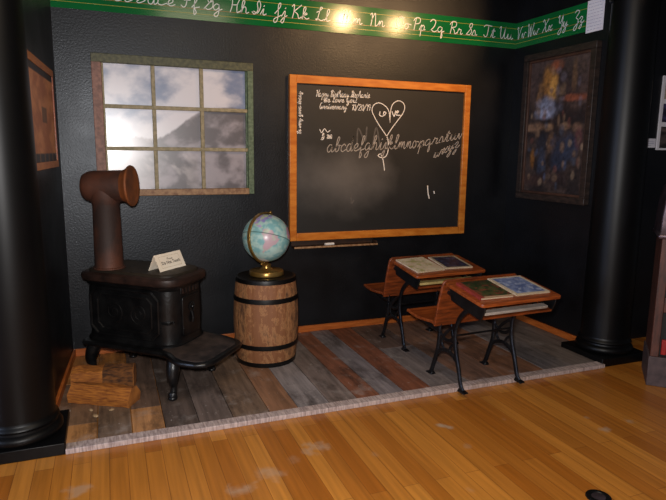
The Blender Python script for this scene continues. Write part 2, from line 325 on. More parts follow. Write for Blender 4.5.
# hardwood floor: strips run along Y
def floor_mat():
    m = bpy.data.materials.new('varnished hardwood strips'); m.use_nodes = True
    N = m.node_tree.nodes; L = m.node_tree.links; b = N['Principled BSDF']
    b.inputs['Roughness'].default_value = .38; b.inputs['Coat Weight'].default_value = .25; b.inputs['Coat Roughness'].default_value = .25
    tc = N.new('ShaderNodeTexCoord'); sp = N.new('ShaderNodeSeparateXYZ'); cb = N.new('ShaderNodeCombineXYZ')
    L.new(tc.outputs['Object'], sp.inputs[0]); L.new(sp.outputs['Y'], cb.inputs['X']); L.new(sp.outputs['X'], cb.inputs['Y'])
    def brick(w, h, off, c1, c2, mortar=.0012):
        br = N.new('ShaderNodeTexBrick'); br.inputs['Scale'].default_value = 1; br.inputs['Brick Width'].default_value = w; br.inputs['Row Height'].default_value = h
        br.inputs['Mortar Size'].default_value = mortar; br.inputs['Mortar Smooth'].default_value = .3; br.offset = off; br.inputs['Bias'].default_value = 0
        br.inputs['Color1'].default_value = lin(c1); br.inputs['Color2'].default_value = lin(c2); br.inputs['Mortar'].default_value = lin('#6a3a14')
        L.new(cb.outputs[0], br.inputs['Vector']); return br
    b1 = brick(1.13, .083, .37, '#995717', '#bd7b30')
    mp = N.new('ShaderNodeMapping'); mp.inputs['Scale'].default_value = (45, 1.6, 1); L.new(tc.outputs['Object'], mp.inputs['Vector'])
    nz = N.new('ShaderNodeTexNoise'); nz.inputs['Scale'].default_value = 1; nz.inputs['Detail'].default_value = 6; L.new(mp.outputs[0], nz.inputs['Vector'])
    mr = N.new('ShaderNodeMapRange'); mr.inputs[1].default_value = .3; mr.inputs[2].default_value = .7; mr.inputs[3].default_value = .8; mr.inputs[4].default_value = 1.18
    L.new(nz.outputs['Fac'], mr.inputs[0])
    sc = N.new('ShaderNodeVectorMath'); sc.operation = 'SCALE'; L.new(b1.outputs['Color'], sc.inputs[0]); L.new(mr.outputs[0], sc.inputs['Scale'])
    col = sc.outputs[0]
    # pale dusty scuffs: blots with ragged edges at their own places on the floor
    n2 = N.new('ShaderNodeTexNoise'); n2.inputs['Scale'].default_value = 16; n2.inputs['Detail'].default_value = 6; L.new(tc.outputs['Object'], n2.inputs['Vector'])
    for (x, y, r, s) in ((-.96,-1.78,.12,.75),(.157,-1.783,.15,.9),(-.13,-1.95,.13,.7),(-.28,-2.03,.11,.8),(.02,-1.86,.07,.35),(.929,-1.84,.06,1.4),(.90,-1.80,.05,1.4),(.414,-1.96,.05,.3),(1.73,-2.15,.07,1),(1.95,-2.12,.06,1),(.69,-2.39,.05,.3),(1.28,-1.86,.03,.6),(-.62,-2.35,.1,.25),(.9,-2.05,.05,.35),(1.75,-2.0,.04,.6)):
        d = N.new('ShaderNodeVectorMath'); d.operation = 'DISTANCE'; d.inputs[1].default_value = (x, y, 0); L.new(tc.outputs['Object'], d.inputs[0])
        a = N.new('ShaderNodeMapRange'); a.inputs[1].default_value = 0; a.inputs[2].default_value = r; a.inputs[3].default_value = .62; a.inputs[4].default_value = 0; L.new(d.outputs['Value'], a.inputs[0])
        q = N.new('ShaderNodeMath'); q.operation = 'ADD'; L.new(a.outputs[0], q.inputs[0]); L.new(n2.outputs['Fac'], q.inputs[1])
        t = N.new('ShaderNodeMapRange'); t.inputs[1].default_value = .78; t.inputs[2].default_value = 1.05; t.inputs[4].default_value = s*.6; L.new(q.outputs[0], t.inputs[0])
        mm = N.new('ShaderNodeMix'); mm.data_type = 'RGBA'; mm.inputs['B'].default_value = lin('#b09880'); L.new(t.outputs[0], mm.inputs['Factor']); L.new(col, mm.inputs['A']); col = mm.outputs['Result']
    L.new(col, b.inputs['Base Color']); return m
M_floor = floor_mat()

# ------------------------------------------------------------------ the setting
XL, XR, YC, ZC = -1.062, 2.646, -1.0, 3.1
m = MB(); m.box(-5, 6, -7, .15, -.1, 0); struct(m.build('floor', M_floor, smooth=False))
m = MB(); m.box(-5, 6, -4.2, .15, ZC, ZC+.1); struct(m.build('ceiling', M_ceiling, smooth=False))
m = MB(); m.box(XL-.12, XR+.12, 0, .12, 0, ZC); struct(m.build('wall_back', M_wall, smooth=False))
SPL = .06
m = MB(); m.prism([(XL-.12, 0), (XL-.12-SPL*1.24, -1.24), (XL-SPL*1.24, -1.24), (XL, 0)], ZC); struct(m.build('wall_left', M_wall, smooth=False))
m = MB(); m.box(XR, XR+.12, -1.2, 0, 0, ZC); struct(m.build('wall_right', M_wall, smooth=False))
m = MB(); m.box(-5, XL-.12, YC, YC+.12, 0, ZC); struct(m.build('wall_front_left', M_wall, smooth=False))
m = MB(); m.box(XR+.12, 6, YC, YC+.12, 0, ZC); struct(m.build('wall_front_right', M_wall, smooth=False))

# plank platform
PX = [-1.13,-.888,-.713,-.545,-.365,-.178,.03,.204,.398,.579,.734,.901,1.095,1.381,1.659,1.996,2.25,2.645]
PC = ['#b5804f','#78614f','#b07d50','#55473f','#66574f','#745d4b','#865f45','#8a807d','#786860','#80503a','#7c7272','#7c4a34','#736864','#84604b','#8d6044','#766b66','#6f625a']
YF = -1.435
m = MB(); lay = m.bm.loops.layers.float_color.new('Col')
def plank(x0, x1, y0, y1, hexc):
    z = ZP+random.uniform(-.0015, .001); g = .0025
    fs = m.box(x0+g, x1-g, y0, y1, .004, z)
    c = lin(hexc)
    for f in fs:
        for l in f.loops: l[lay] = c
for i, hc in enumerate(PC):
    x0, x1 = PX[i], PX[i+1]
    if i == 2: plank(x0, x1, YF+.075, -1.06, hc); plank(x0, x1, -1.055, 0, '#6b5548')
    elif i == 0: plank(x0, x1, YF+.075, -1.16, hc); plank(x0, x1, -1.155, -.55, '#7d5f48'); plank(x0, x1, -.545, 0, '#b0763f')
    elif i == 1: plank(x0, x1, YF+.075, -.42, hc); plank(x0, x1, -.415, 0, '#b5763c')
    elif i == 12: plank(x0, x1, YF+.075, -.6, hc); plank(x0, x1, -.595, 0, '#5e4a40')
    else: plank(x0, x1, YF+.075, 0, hc)
pf = m.build('plank_platform', attr_mat('weathered planks', rough=.6, grain=(28, 2.2, 5), stains=True, bump=.5, spec=.4), smooth=False, recalc=True); struct(pf)
m = MB(); m.box(XL+.029, XR-.17, YF, YF+.072, 0, ZP+.003); m.build('edge_board', M_edge, pf, bevel=.003)
# baseboards stand on the platform
BH = .078
m = MB(); m.box(XL, XR, -.018, 0, ZP, BH); struct(m.build('baseboard_back', M_base, bevel=.003))
m = MB(); m.prism([(XL-SPL*.018, -.018), (XL-SPL*1.0, -1.0), (XL+.018-SPL*1.0, -1.0), (XL+.018-SPL*.018, -.018)], BH-ZP, Matrix.Translation((0, 0, ZP))); struct(m.build('baseboard_left', M_base, bevel=.003))
m = MB(); m.box(XR-.018, XR, -1.0, -.018, ZP, BH); struct(m.build('baseboard_right', M_base, bevel=.003))

# columns
def column(loc, label):
    t = thing('column', label, 'column', loc)
    m = MB(); m.box(-.216, .216, -.206, .206, 0, .062); m.build('plinth', M_column, t, bevel=.004)
    m = MB(); m.lathe([(.178,.06),(.193,.068),(.2,.082),(.2,.096),(.193,.108),(.182,.114),(.176,.118),(.174,.128),(.182,.134),(.185,.142),(.182,.15),(.174,.156),(.17,.165),(.167,.185)], 64); m.build('base_moulding', M_column, t)
    m = MB(); m.lathe([(.169,.17),(.168,.6),(.163,1.3),(.155,2.0),(.149,2.545)], 64); m.build('shaft', M_column, t)
    m = MB(); m.lathe([(.14,2.545),(.16,2.55),(.164,2.565),(.158,2.58),(.148,2.585),(.148,2.64),(.165,2.66),(.2,2.72),(.205,2.74)], 64); m.box(-.22, .22, -.22, .22, 2.74, 2.8); m.build('capital', M_column, t)
    m = MB(); m.box(-.21, .21, -.21, .21, 2.8, ZC); m.build('entablature_block', M_column, t)
    return t
column((-1.25, -1.225, 0), 'black round column at the left edge of the plank platform')
column((2.68, -1.215, 0), 'black round column at the right end of the platform, beside the painting')

# window on the back wall
WX0, WX1, WZ0, WZ1 = -.836, .272, 1.178, 2.135
w = struct(thing('window_1', None, None, (0, 0, 0)))
fw = .055
def boxo(name, mt, x0, x1, z0, z1, y0, y1, parent, bev=.003):
    m = MB(); m.box(x0, x1, y0, y1, z0, z1); return m.build(name, mt, parent, bevel=bev)
boxo('stile', M_pink, WX0, WX0+fw+.008, WZ0, WZ1, -.045, 0, w)
boxo('stile', M_sage, WX1-fw+.012, WX1, WZ0, WZ1, -.045, 0, w)
boxo('top_rail', M_olive, WX0, WX1, WZ1-fw, WZ1+.003, -.047, 0, w)
boxo('bottom_rail', M_tan, WX0+.01, WX1-.04, WZ0-.002, WZ0+fw-.012, -.05, 0, w)
ix0, ix1, iz0, iz1 = WX0+fw+.008, WX1-fw+.012, WZ0+fw-.012, WZ1-fw
for k in (1, 2):
    x = ix0+(ix1-ix0)*k/3; boxo('muntin', M_muntin, x-.013, x+.013, iz0, iz1, -.034, -.004, w)
    z = iz0+(iz1-iz0)*k/3; boxo('muntin', M_muntin, ix0, ix1, z-.013, z+.013, -.036, -.004, w)
boxo('glazing_bead', M_muntin, ix0, ix0+.012, iz0, iz1, -.03, -.004, w)
boxo('glazing_bead', M_sage, ix1-.012, ix1, iz0, iz1, -.03, -.004, w)

def fbm(x, y, o=5, s=0.):
    return noise.fractal(Vector((x, y, s)), .9, 2.1, o)   # about -1..1
def mix(a, b, t):
    t = max(0, min(1, t)); return tuple(a[i]+(b[i]-a[i])*t for i in range(3))
def sm(a, b, x):
    t = max(0, min(1, (x-a)/(b-a))); return t*t*(3-2*t)
def H(h): return lin(h)[:3]
def picture(name, mt, nx, nz, fn, place, parent):
    """a printed picture: grid of nx by nz cells, each vertex coloured by fn(u, v)"""
    bm = bmesh.new(); lay = bm.verts.layers.float_color.new('Col')
    g = [[None]*(nx+1) for _ in range(nz+1)]
    for j in range(nz+1):
        for i in range(nx+1):
            u, v = i/nx, j/nz; q = bm.verts.new(place(u, v)); q[lay] = (*fn(u, v), 1); g[j][i] = q
    for j in range(nz):
        for i in range(nx): bm.faces.new((g[j][i], g[j][i+1], g[j+1][i+1], g[j+1][i]))
    me = bpy.data.meshes.new(name); bm.to_mesh(me); bm.free(); me.materials.append(mt)
    o = bpy.data.objects.new(name, me); C.objects.link(o); o.parent = parent; return o
def view(u, v):
    # cloudy sky over a dark ridge that climbs to the right, pale mist and painted-in white glare low on the left
    n = fbm(u*2.6+3, v*3.2, 6); n2 = fbm(u*5+9, v*5+2, 5)
    sky = mix(H('#6c7b9e'), H('#d9d5de'), sm(-.35, .45, n+.35*(u-.3)+.55*(.8-v)))
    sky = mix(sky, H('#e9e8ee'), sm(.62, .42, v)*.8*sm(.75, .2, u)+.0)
    ridge = .40+.26*sm(.28, .68, u)+.03*math.sin(u*9)+.012*fbm(u*30, 3, 4)
    hill = mix(H('#5a5358'), H('#9c949c'), sm(-.3, .5, n2+.4*n))
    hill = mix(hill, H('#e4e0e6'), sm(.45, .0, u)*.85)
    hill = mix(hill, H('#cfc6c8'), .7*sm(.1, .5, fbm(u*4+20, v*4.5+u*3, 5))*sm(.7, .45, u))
    return mix(sky, hill, sm(ridge+.012, ridge-.012, v))
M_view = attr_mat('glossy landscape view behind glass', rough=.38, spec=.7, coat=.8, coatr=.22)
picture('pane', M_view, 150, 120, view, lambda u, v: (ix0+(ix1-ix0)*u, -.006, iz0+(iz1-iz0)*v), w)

# ------------------------------------------------------------------ chalkboard
BX0, BX1, BZ0, BZ1 = .556, 2.182, .795, 2.078; FW = .062
cb = thing('chalkboard', 'large black chalkboard with orange wood frame and a chalk drawn heart', 'chalkboard', (0, 0, 0))
def strip(mt, x0, x1, z0, z1, name='frame_rail'): return boxo(name, mt, x0, x1, z0, z1, -.04, 0, cb, .004)
strip(M_frame, BX0, BX0+FW*.92, BZ0, BZ1); strip(M_frame, BX1-FW*.92, BX1, BZ0, BZ1)
strip(M_frame, BX0+FW*.92, BX1-FW*.92, BZ1-FW, BZ1); strip(M_frame, BX0+FW*.92, BX1-FW*.92, BZ0, BZ0+FW)
m = MB(); m.box(BX0+.05, BX1-.05, -.018, -.002, BZ0+.05, BZ1-.05); m.build('writing_surface', M_slate, cb)
M_tray = mat('dark chalk tray wood', '#20120b', '#38200f', 5, (2, 8, 8), rough=.5)
m = MB(); m.box(.575, 1.30, -.092, -.001, .742, .752); m.box(.575, 1.30, -.012, -.001, .752, .793); m.box(1.288, 1.30, -.092, -.012, .752, .775)
m.build('chalk_tray', M_tray, cb, bevel=.002)
m = MB(); m.box(.575, 1.30, -.10, -.092, .742, .757); m.build('tray_lip', M_tan, cb, bevel=.002)
fn = lambda u, v: (u, -.0192, v)
def flat(name, bm, mt, parent):
    me = bpy.data.meshes.new(name); bm.to_mesh(me); bm.free(); me.materials.append(mt)
    o = bpy.data.objects.new(name, me); C.objects.link(o); o.parent = parent; return o
def text_fit(bm, t, u0, u1, v, h, w, fn, slope=0, slant=.15):
    nat = sum(h*.42 if c == ' ' else gwidth(c)*h for c in t)
    return text(bm, t, u0, v, h, w, fn, 1, (u1-u0)/nat, slope, slant)
M_grey = mat('softer grey chalk', '#8d8681', '#a8a19b', 60, rough=.95)
for t, a, b, v, h in (('Happy Birthday Stephanie', .775, 1.235, 1.925, .05), ('We love you', .835, 1.12, 1.885, .045), ('Anniversary', .805, 1.035, 1.832, .045)):
    bm = bmesh.new(); text_fit(bm, t, a, b, v, h, .0046, fn, .02); flat('chalk_greeting', bm, M_chalk, cb)
bm = bmesh.new(); text_fit(bm, '10/20/19', 1.075, 1.24, 1.832, .046, .0046, fn, .02); flat('chalk_date', bm, M_chalk, cb)
bm = bmesh.new(); text(bm, 'G', .82, 1.595, .05, .0065, fn, asp=.8); text(bm, '2019', .868, 1.605, .03, .0055, fn, adv=1.15, asp=.8)
ribbon(bm, [(.808,1.672),(.825,1.65),(.848,1.68),(.872,1.655),(.895,1.668)], .006, fn); flat('chalk_signature', bm, M_chalk, cb)
fv = lambda u, v: (.652-v, -.0192, 1.635+u)
bm = bmesh.new(); text_fit(bm, 'Be very good today', 0, .32, 0, .032, .005, fv); flat('chalk_sideways_words', bm, M_chalk, cb)
bm = bmesh.new()
ribbon(bm, [(1.423,1.737),(1.411,1.83),(1.374,1.876),(1.319,1.898),(1.274,1.88),(1.257,1.84),(1.276,1.793),(1.323,1.723),(1.395,1.633),(1.41,1.591),(1.412,1.517),(1.391,1.468),(1.349,1.459),(1.321,1.475),(1.348,1.487),(1.368,1.439),(1.384,1.356)], .0068, fn, 8)
ribbon(bm, [(1.423,1.737),(1.425,1.83),(1.443,1.891),(1.491,1.921),(1.538,1.907),(1.555,1.867),(1.537,1.818),(1.497,1.768),(1.443,1.701),(1.395,1.633)], .0068, fn, 8)
flat('chalk_heart', bm, M_chalk, cb)
bm = bmesh.new()
ribbon(bm, [(1.33,1.827),(1.326,1.803),(1.349,1.792),(1.371,1.804),(1.384,1.821),(1.366,1.828),(1.36,1.81)], .008, fn); flat('chalk_word', bm, M_chalk, cb); bm = bmesh.new()
ribbon(bm, [(1.439,1.831),(1.459,1.795),(1.471,1.836)], .008, fn); ribbon(bm, [(1.476,1.816),(1.499,1.835),(1.484,1.838),(1.479,1.808),(1.514,1.805)], .008, fn)
flat('chalk_word', bm, M_chalk, cb)
for st in ([(1.801,1.219),(1.808,1.16),(1.821,1.115)], [(1.866,1.172),(1.87,1.158)]):
    bm = bmesh.new(); ribbon(bm, st, .009, fn); flat('chalk_stroke', bm, M_chalk, cb)
bm = bmesh.new(); text_fit(bm, 'abcdefghijklmno', .865, 1.69, 1.497, .118, .0066, fn, .055, .2); flat('chalk_alphabet', bm, M_grey, cb)
bm = bmesh.new(); text_fit(bm, 'pqrstuv', 1.69, 2.135, 1.545, .105, .0066, fn, .2, .25); flat('chalk_alphabet', bm, M_grey, cb)
bm = bmesh.new(); text_fit(bm, 'wxyz', 1.845, 2.10, 1.455, .105, .0066, fn, .42, .3); flat('chalk_alphabet', bm, M_grey, cb)
ff = lambda u, v: (u, -.0188, v)
for st in ([(1.13,1.56),(1.14,1.69),(1.2,1.59),(1.215,1.70)], [(1.27,1.56),(1.30,1.70),(1.34,1.54)], [(1.08,1.17),(1.09,1.09),(1.11,1.11)]):
    bm = bmesh.new(); ribbon(bm, st, .013, ff); flat('rubbed_stroke', bm, M_faint, cb)
m = MB(); m.tube([(.845, -.06, .7625), (.925, -.052, .7625)], .0105, 12); tag(m.build('chalk_stick', M_chalk), 'white chalk stick lying in the tray under the chalkboard', 'chalk')

# ------------------------------------------------------------------ alphabet border (back wall, round the corner, right wall)
SZ0, SZ1 = 2.414, 2.627; SYE = -.822
LB, LH = SZ0+.078, .096
fb = lambda u, v: (u, -.0056, v); fr = lambda u, v: (XR-.0056, -u, v)
ab = thing('alphabet_border', 'long glossy green border of white cursive letters along the top of the back wall', 'wall border', group='cursive alphabet borders')
m = MB(); m.box(XL+.001, XR-.001, -.0045, -.0005, SZ0, SZ1); m.build('mounted_card', M_green, ab, smooth=False)
ar = thing('alphabet_border', 'short end of the green letter border on the right wall, above the painting', 'wall border', group='cursive alphabet borders')
m = MB(); m.box(XR-.0045, XR-.0005, SYE-.1, -.005, SZ0, SZ1); m.build('mounted_card', M_green, ar, smooth=False)
for z, mt in ((SZ0+.042, M_yellow), (LB-.003, M_orange), (SZ0+.168, M_yellow)):
    m = MB(); m.box(XL+.002, XR-.006, -.0052, -.0045, z-.0013, z+.0013); m.build('guide_line', mt, ab, smooth=False)
    m = MB(); m.box(XR-.0052, XR-.0045, SYE, -.006, z-.0013, z+.0013); m.build('guide_line', mt, ar, smooth=False)
pairs = dict(Aa=-.99, Bb=-.84, Cc=-.68, Dd=-.53, Ee=-.395, Ff=-.235, Gg=-.07, Hh=.109, Ii=.278, Jj=.438, Kk=.578, Ll=.77, Mm=.985, Nn=1.225, Oo=1.46, Pp=1.61, Qq=1.765, Rr=1.955, Ss=2.125, Tt=2.295, Uu=2.455)
for p, u in pairs.items():
    bm = bmesh.new(); u2 = text(bm, p[0], u, LB, LH, .0058, fb, asp=1.22)
    text(bm, p[1], u2+.004, LB, LH*.9, .0058, fb, asp=1.2); flat('letter_pair', bm, M_white, ab)
for p, u in dict(Vv=.012, Ww=.15, Xx=.336, Yy=.51, Zz=.685).items():
    bm = bmesh.new(); u2 = text(bm, p[0], u, LB, LH, .0058, fr, asp=1.12); text(bm, p[1], u2+.004, LB, LH*.9, .0058, fr, asp=1.1); flat('letter_pair', bm, M_white, ar)
# white sheet over the end of the border
ps = thing('paper_sheet', 'white printed sheet pinned over the right end of the green border', 'paper')
m = MB(); m.box(XR-.0085, XR-.0055, -.985, SYE, 2.40, 2.63); m.build('mounted_sheet', M_paper, ps, smooth=False)
m = MB()
for k in range(9):
    z = 2.605-.023*k; y = SYE-.012
    while y > -.965:
        l = random.uniform(.012, .03); m.box(XR-.0092, XR-.0085, max(y-l, -.972), y, z-.003, z); y -= l+.007
m.build('faint_rows', M_ink, ps, smooth=False)

# ------------------------------------------------------------------ painting on the right wall
pt = thing('framed_painting', 'tall dark framed painting hanging on the right wall beside the column', 'painting')
PY0, PY1, PZ0, PZ1 = -.19, -.985, 1.12, 2.325   # y of the far and near edge
def rbox(name, mt, y0, y1, z0, z1, t0, t1, bev=.003):
    m = MB(); m.box(XR-t1, XR-t0, min(y0, y1), max(y0, y1), z0, z1); return m.build(name, mt, pt, bevel=bev)
f = .052
rbox('frame_rail', M_darkframe, PY0, PY1, PZ1-f, PZ1, 0, .05); rbox('frame_rail', M_darkframe, PY0, PY1, PZ0, PZ0+f, 0, .05)
rbox('frame_rail', M_darkframe, PY0, PY0-f, PZ0+f, PZ1-f, 0, .05); rbox('frame_rail', M_darkframe, PY1+f, PY1, PZ0+f, PZ1-f, 0, .05)
for q in ((PY0-f, PY1+f, PZ1-f-.02, PZ1-f), (PY0-f, PY1+f, PZ0+f, PZ0+f+.02), (PY0-f, PY0-f-.018, PZ0+f+.02, PZ1-f-.02), (PY1+f+.018, PY1+f, PZ0+f+.02, PZ1-f-.02)):
    rbox('inner_moulding', mat('brown inner moulding', '#3a241b', '#4e3326', 8, rough=.5), *q, 0, .035)
m = MB(); m.ico((XR-.052, PY1+.026, 1.855), .006, 2); m.build('nail_head', M_steel, pt)
_r = random.Random(5)
SMALL = [(_r.uniform(.05, .95), _r.uniform(.05, .62), _r.uniform(.02, .05), _r.uniform(.02, .05), _r.choice(['#3f4a63','#6f5846','#2a2f3e','#54453c','#7d6a58','#39404f','#5d3a34']), .6) for _ in range(46)]
SMALL += [(_r.uniform(.08, .92), _r.uniform(.62, .95), _r.uniform(.03, .06), _r.uniform(.02, .05), _r.choice(['#6d5846','#4d4038','#7a6450','#5c5660','#43352e']), .5) for _ in range(22)]
def paint(u, v):
    # u = 0 at the far (left) edge; soft masses of colour only
    c = mix(H('#221d1e'), H('#3a2f2c'), sm(-.4, .5, fbm(u*5, v*7, 5)))
    if v > .5: c = mix(c, H('#4a3b38'), sm(.5, .95, v)*.8)
    def blob(c, x, y, rx, ry, h, s, k):
        d = math.hypot((u-x)/rx, (v-y)/ry)+.25*fbm(u*7+k, v*9+k, 4)
        return mix(c, H(h), s*sm(1.15, .45, d))
    B = [(.5,.83,.42,.16,'#2b2424',.8),(.36,.84,.14,.13,'#9a6a34',.75),(.42,.77,.1,.1,'#b98a48',.6),(.45,.93,.12,.05,'#8a4a30',.7),(.2,.72,.06,.12,'#7a5836',.6),(.75,.86,.05,.12,'#6b5038',.5),
         (.36,.645,.22,.09,'#6f7488',.9),(.28,.60,.16,.05,'#8d93ad',.7),(.78,.695,.24,.03,'#7c4430',.75),(.5,.66,.06,.05,'#1c191d',.8),
         (.7,.56,.3,.08,'#1b191c',.8),(.15,.5,.2,.04,'#8b6a52',.5),(.4,.5,.1,.035,'#9c7a5c',.5),(.66,.5,.1,.03,'#94745a',.45),(.85,.49,.08,.04,'#8a6a56',.4),
         (.3,.38,.12,.1,'#20242e',.8),(.45,.38,.08,.08,'#6e5440',.55),(.14,.27,.05,.08,'#7d5226',.7),(.6,.3,.18,.14,'#222a3b',.85),(.75,.35,.14,.12,'#2a3346',.7),(.88,.42,.06,.1,'#5a3338',.5),(.3,.24,.08,.1,'#323c50',.6),(.5,.13,.3,.06,'#2a2022',.7),(.2,.1,.25,.05,'#3c2a26',.6)]
    for k, b in enumerate(B): c = blob(c, *b, k*3.7)
    for k, b in enumerate(SMALL): c = blob(c, *b, k*1.9+50)
    f_ = 1+.55*fbm(u*26, v*40, 3); return tuple(max(.004, q*f_*1.25) for q in c)
picture('canvas', attr_mat('old oil paint', rough=.4, spec=.4), 70, 110, paint, lambda u, v: (XR-.02, PY0-f+(PY1+2*f-PY0)*u, PZ0+f+(PZ1-PZ0-2*f)*v), pt)

# picture on the left wall
lp = thing('framed_print', 'orange brown framed print on the left wall, half hidden by the left column', 'picture', (XL, 0, 0), -math.atan(SPL))
LY0, LY1, LZ0, LZ1 = -.2, -1.22, 1.385, 1.985
def lbox(name, mt, y0, y1, z0, z1, t0, t1):
    m = MB(); m.box(t0, t1, y0, y1, z0, z1); return m.build(name, mt, lp, bevel=.002)
lbox('frame_rail', M_frame, LY1, LY0, LZ1-.04, LZ1, 0, .014); lbox('frame_rail', M_frame, LY1, LY0, LZ0, LZ0+.04, 0, .014)
lbox('frame_rail', M_desk, LY0-.03, LY0, LZ0+.04, LZ1-.04, 0, .014); lbox('frame_rail', M_frame, LY1, LY1+.03, LZ0+.04, LZ1-.04, 0, .014)
def lprint(u, v):
    c = mix(H('#b56c40'), H('#dd9560'), sm(-.4, .5, fbm(u*4, v*4, 5)))
    if v > .93: c = H('#241c18')
    if v < .1: c = H('#2b3038') if int(u*26) % 4 else H('#7a5a40')
    if .3 < u < .48 and .42 < v < .6: c = mix(c, H('#5a4334'), .8)
    return c
picture('print', attr_mat('old brown print', rough=.5), 80, 60, lprint, lambda u, v: (.008, LY0-.03+(LY1+.06-LY0)*u, LZ0+.04+(LZ1-LZ0-.08)*v), lp)

# right front wall: caption card and photo panel
wl = thing('caption_card', 'small white caption card on the black wall right of the right column', 'label')
m = MB(); m.box(3.105, 3.255, YC-.004, YC-.0002, 1.562, 1.632); m.build('mounted_card', M_paper, wl, smooth=False)
m = MB()
for k in range(3): m.box(3.12, 3.24-.03*(k == 2), YC-.0046, YC-.004, 1.605-.014*k, 1.609-.014*k)
m.build('faint_rows', M_ink, wl, smooth=False)
pp = thing('photo_panel', 'white panel of mounted old photographs on the black wall, cut by the right picture edge', 'photo panel')
m = MB(); m.box(3.262, 3.75, YC-.012, YC-.0002, 1.545, 2.11); m.build('mount_board', M_paper, pp, bevel=.002)
def ph(c1, c2, s):
    return lambda u, v: mix(H(c1), H(c2), sm(-.4, .5, fbm(u*5+s, v*5+s, 5)))
M_ph = attr_mat('printed photograph', rough=.35)
for k, (z0, z1, c1, c2) in enumerate(((1.935, 2.09, '#8f7f74', '#b0a094'), (1.76, 1.90, '#1f1a2a', '#443e66'), (1.56, 1.725, '#2a2524', '#5e5250'))):
    picture('photograph', M_ph, 30, 20, ph(c1, c2, k*5.), lambda u, v, a=z0, b=z1: (3.287+.42*u, YC-.0135, a+(b-a)*v), pp)

# ------------------------------------------------------------------ box stove
SA = R(-41)
st = thing('box_stove', 'black cast iron box stove on short legs with a rusty brown top rim', 'stove', (-.575, -.52, ZP), SA)
zz = -ZP
def flat_plate(outl, z0, z1, e=.008):
    m = MB(); m.loft([ring(outl, z0, -e), ring(outl, z0+e, 0), ring(outl, z1-e, 0), ring(outl, z1, -e)]); return m
# bottom plate widening into the hearth
pl = [(-.335,-.22),(-.31,-.25),(.27,-.258),(.34,-.275),(.39,-.31),(.445,-.345),(.50,-.352),(.585,-.348),(.64,-.318),(.665,-.255),(.662,.06),(.645,.11),(.61,.145),(.50,.185),(.36,.225),(.25,.238),(-.31,.238),(-.335,.20)]
m = flat_plate(pl, .262+zz, .292+zz, .01); m.build('base_plate', M_iron, st, bevel=.004)
m = MB(); m.prism([(.27,-.21),(.36,-.245),(.42,-.29),(.48,-.318),(.57,-.318),(.61,-.295),(.632,-.25),(.63,.04),(.61,.085),(.56,.12),(.45,.16),(.3,.2)], .004, Matrix.Translation((0,0,.29+zz))); m.build('hearth_plate', M_hearth, st)
m = MB(); o1 = rr(-.34, .315, -.185, .205, .085, 8, .02)
m.loft([ring(o1, z+zz, f_) for z, f_ in ((.290,.012),(.302,.012),(.31,.002),(.35,-.004),(.48,.004),(.60,.0),(.645,-.004),(.66,.008),(.68,.012))]); m.build('firebox', M_iron, st)
m = MB(); o2 = rr(-.368, .34, -.213, .232, .095, 8, .022)
m.loft([ring(o2, z+zz, f_) for z, f_ in ((.675,-.012),(.683,.0),(.705,.006),(.723,.002),(.731,-.012))]); m.build('top_rim', M_irontop, st)
m = MB(); o3 = rr(-.33, .30, -.175, .195, .07, 7, .02)
m.loft([ring(o3, z+zz, f_) for z, f_ in ((.727,.0),(.742,.0),(.748,-.006))]); m.build('lid', M_lid, st)
# raised mouldings on the long side
def ringframe(pts, y, w_, d):
    m = MB()
    for i in range(len(pts)):
        a, b = pts[i], pts[(i+1) % len(pts)]
        m.tube([(a[0], y, a[1]+zz), (b[0], y, b[1]+zz)], w_, 8, sq=(1, d))
    for a in pts: m.ico((a[0], y, a[1]+zz), w_, 1)
    return m
def octo(x0, x1, z0, z1, c): return [(x0+c,z0),(x1-c,z0),(x1,z0+c),(x1,z1-c),(x1-c,z1),(x0+c,z1),(x0,z1-c),(x0,z0+c)]
m = ringframe(octo(-.28,.235,.335,.635,.05), -.189, .009, 1)
m.build('side_panel_moulding', M_iron, st)
m = ringframe(octo(-.225,.185,.375,.60,.035), -.189, .007, 1)
m.build('side_panel_moulding', M_iron, st)
for cx_, dr_ in ((.09, 1), (-.10, -1)):
    m = MB(); m.tube([(cx_+dr_*(.012+.0022*t)*math.cos(t*.42), -.1855, .49+zz+(.012+.0022*t)*math.sin(t*.42)) for t in range(28)], .0055, 8); m.build('side_ornament', M_iron, st)
# end with the fire door
m = MB(); xe = .331
m.prism(rr(-.085, .105, .345, .60, .02, 4), .016, Matrix(((0,0,1,xe-.006),(1,0,0,0),(0,1,0,zz),(0,0,0,1)))); dr = m.build('fire_door', M_iron, st, bevel=.003)
m = MB()
for k in range(16): a = k*math.pi/8; m.ico((xe+.012, .01+.026*math.cos(a), .52+zz+.028*math.sin(a)), .007, 1)
m.ico((xe+.016, .01, .52+zz), .012, 2); m.build('draft_wheel', M_iron, dr)
m = MB(); m.tube([(xe+.012,.01,.49+zz),(xe+.022,.008,.45+zz),(xe+.02,.004,.42+zz)], [.008,.010,.007], 8); m.build('latch', M_iron, dr)
m = MB(); m.box(xe-.02, xe+.004, -.09, .11, .615+zz, .66+zz); m.build('name_plate', M_iron, st, bevel=.004)
for k, yy in enumerate((-.07,-.035,.0,.04,.075)):
    m = MB(); m.box(xe+.004, xe+.009, yy-.007, yy-.002, .622+zz, .653+zz)
    if k % 2: m.box(xe+.004, xe+.009, yy-.002, yy+.007, .645+zz, .653+zz)
    else: m.box(xe+.004, xe+.009, yy-.002, yy+.006, .622+zz, .63+zz)
    m.build('raised_mark', M_irontop, st)
m = MB(); m.tube([(.305,-.135,.45+zz),(.33,-.165,.45+zz)], .006, 8); m.box(.25,.31,-.19,-.15,.443+zz,.457+zz); m.build('side_hinge', M_iron, st, bevel=.002)
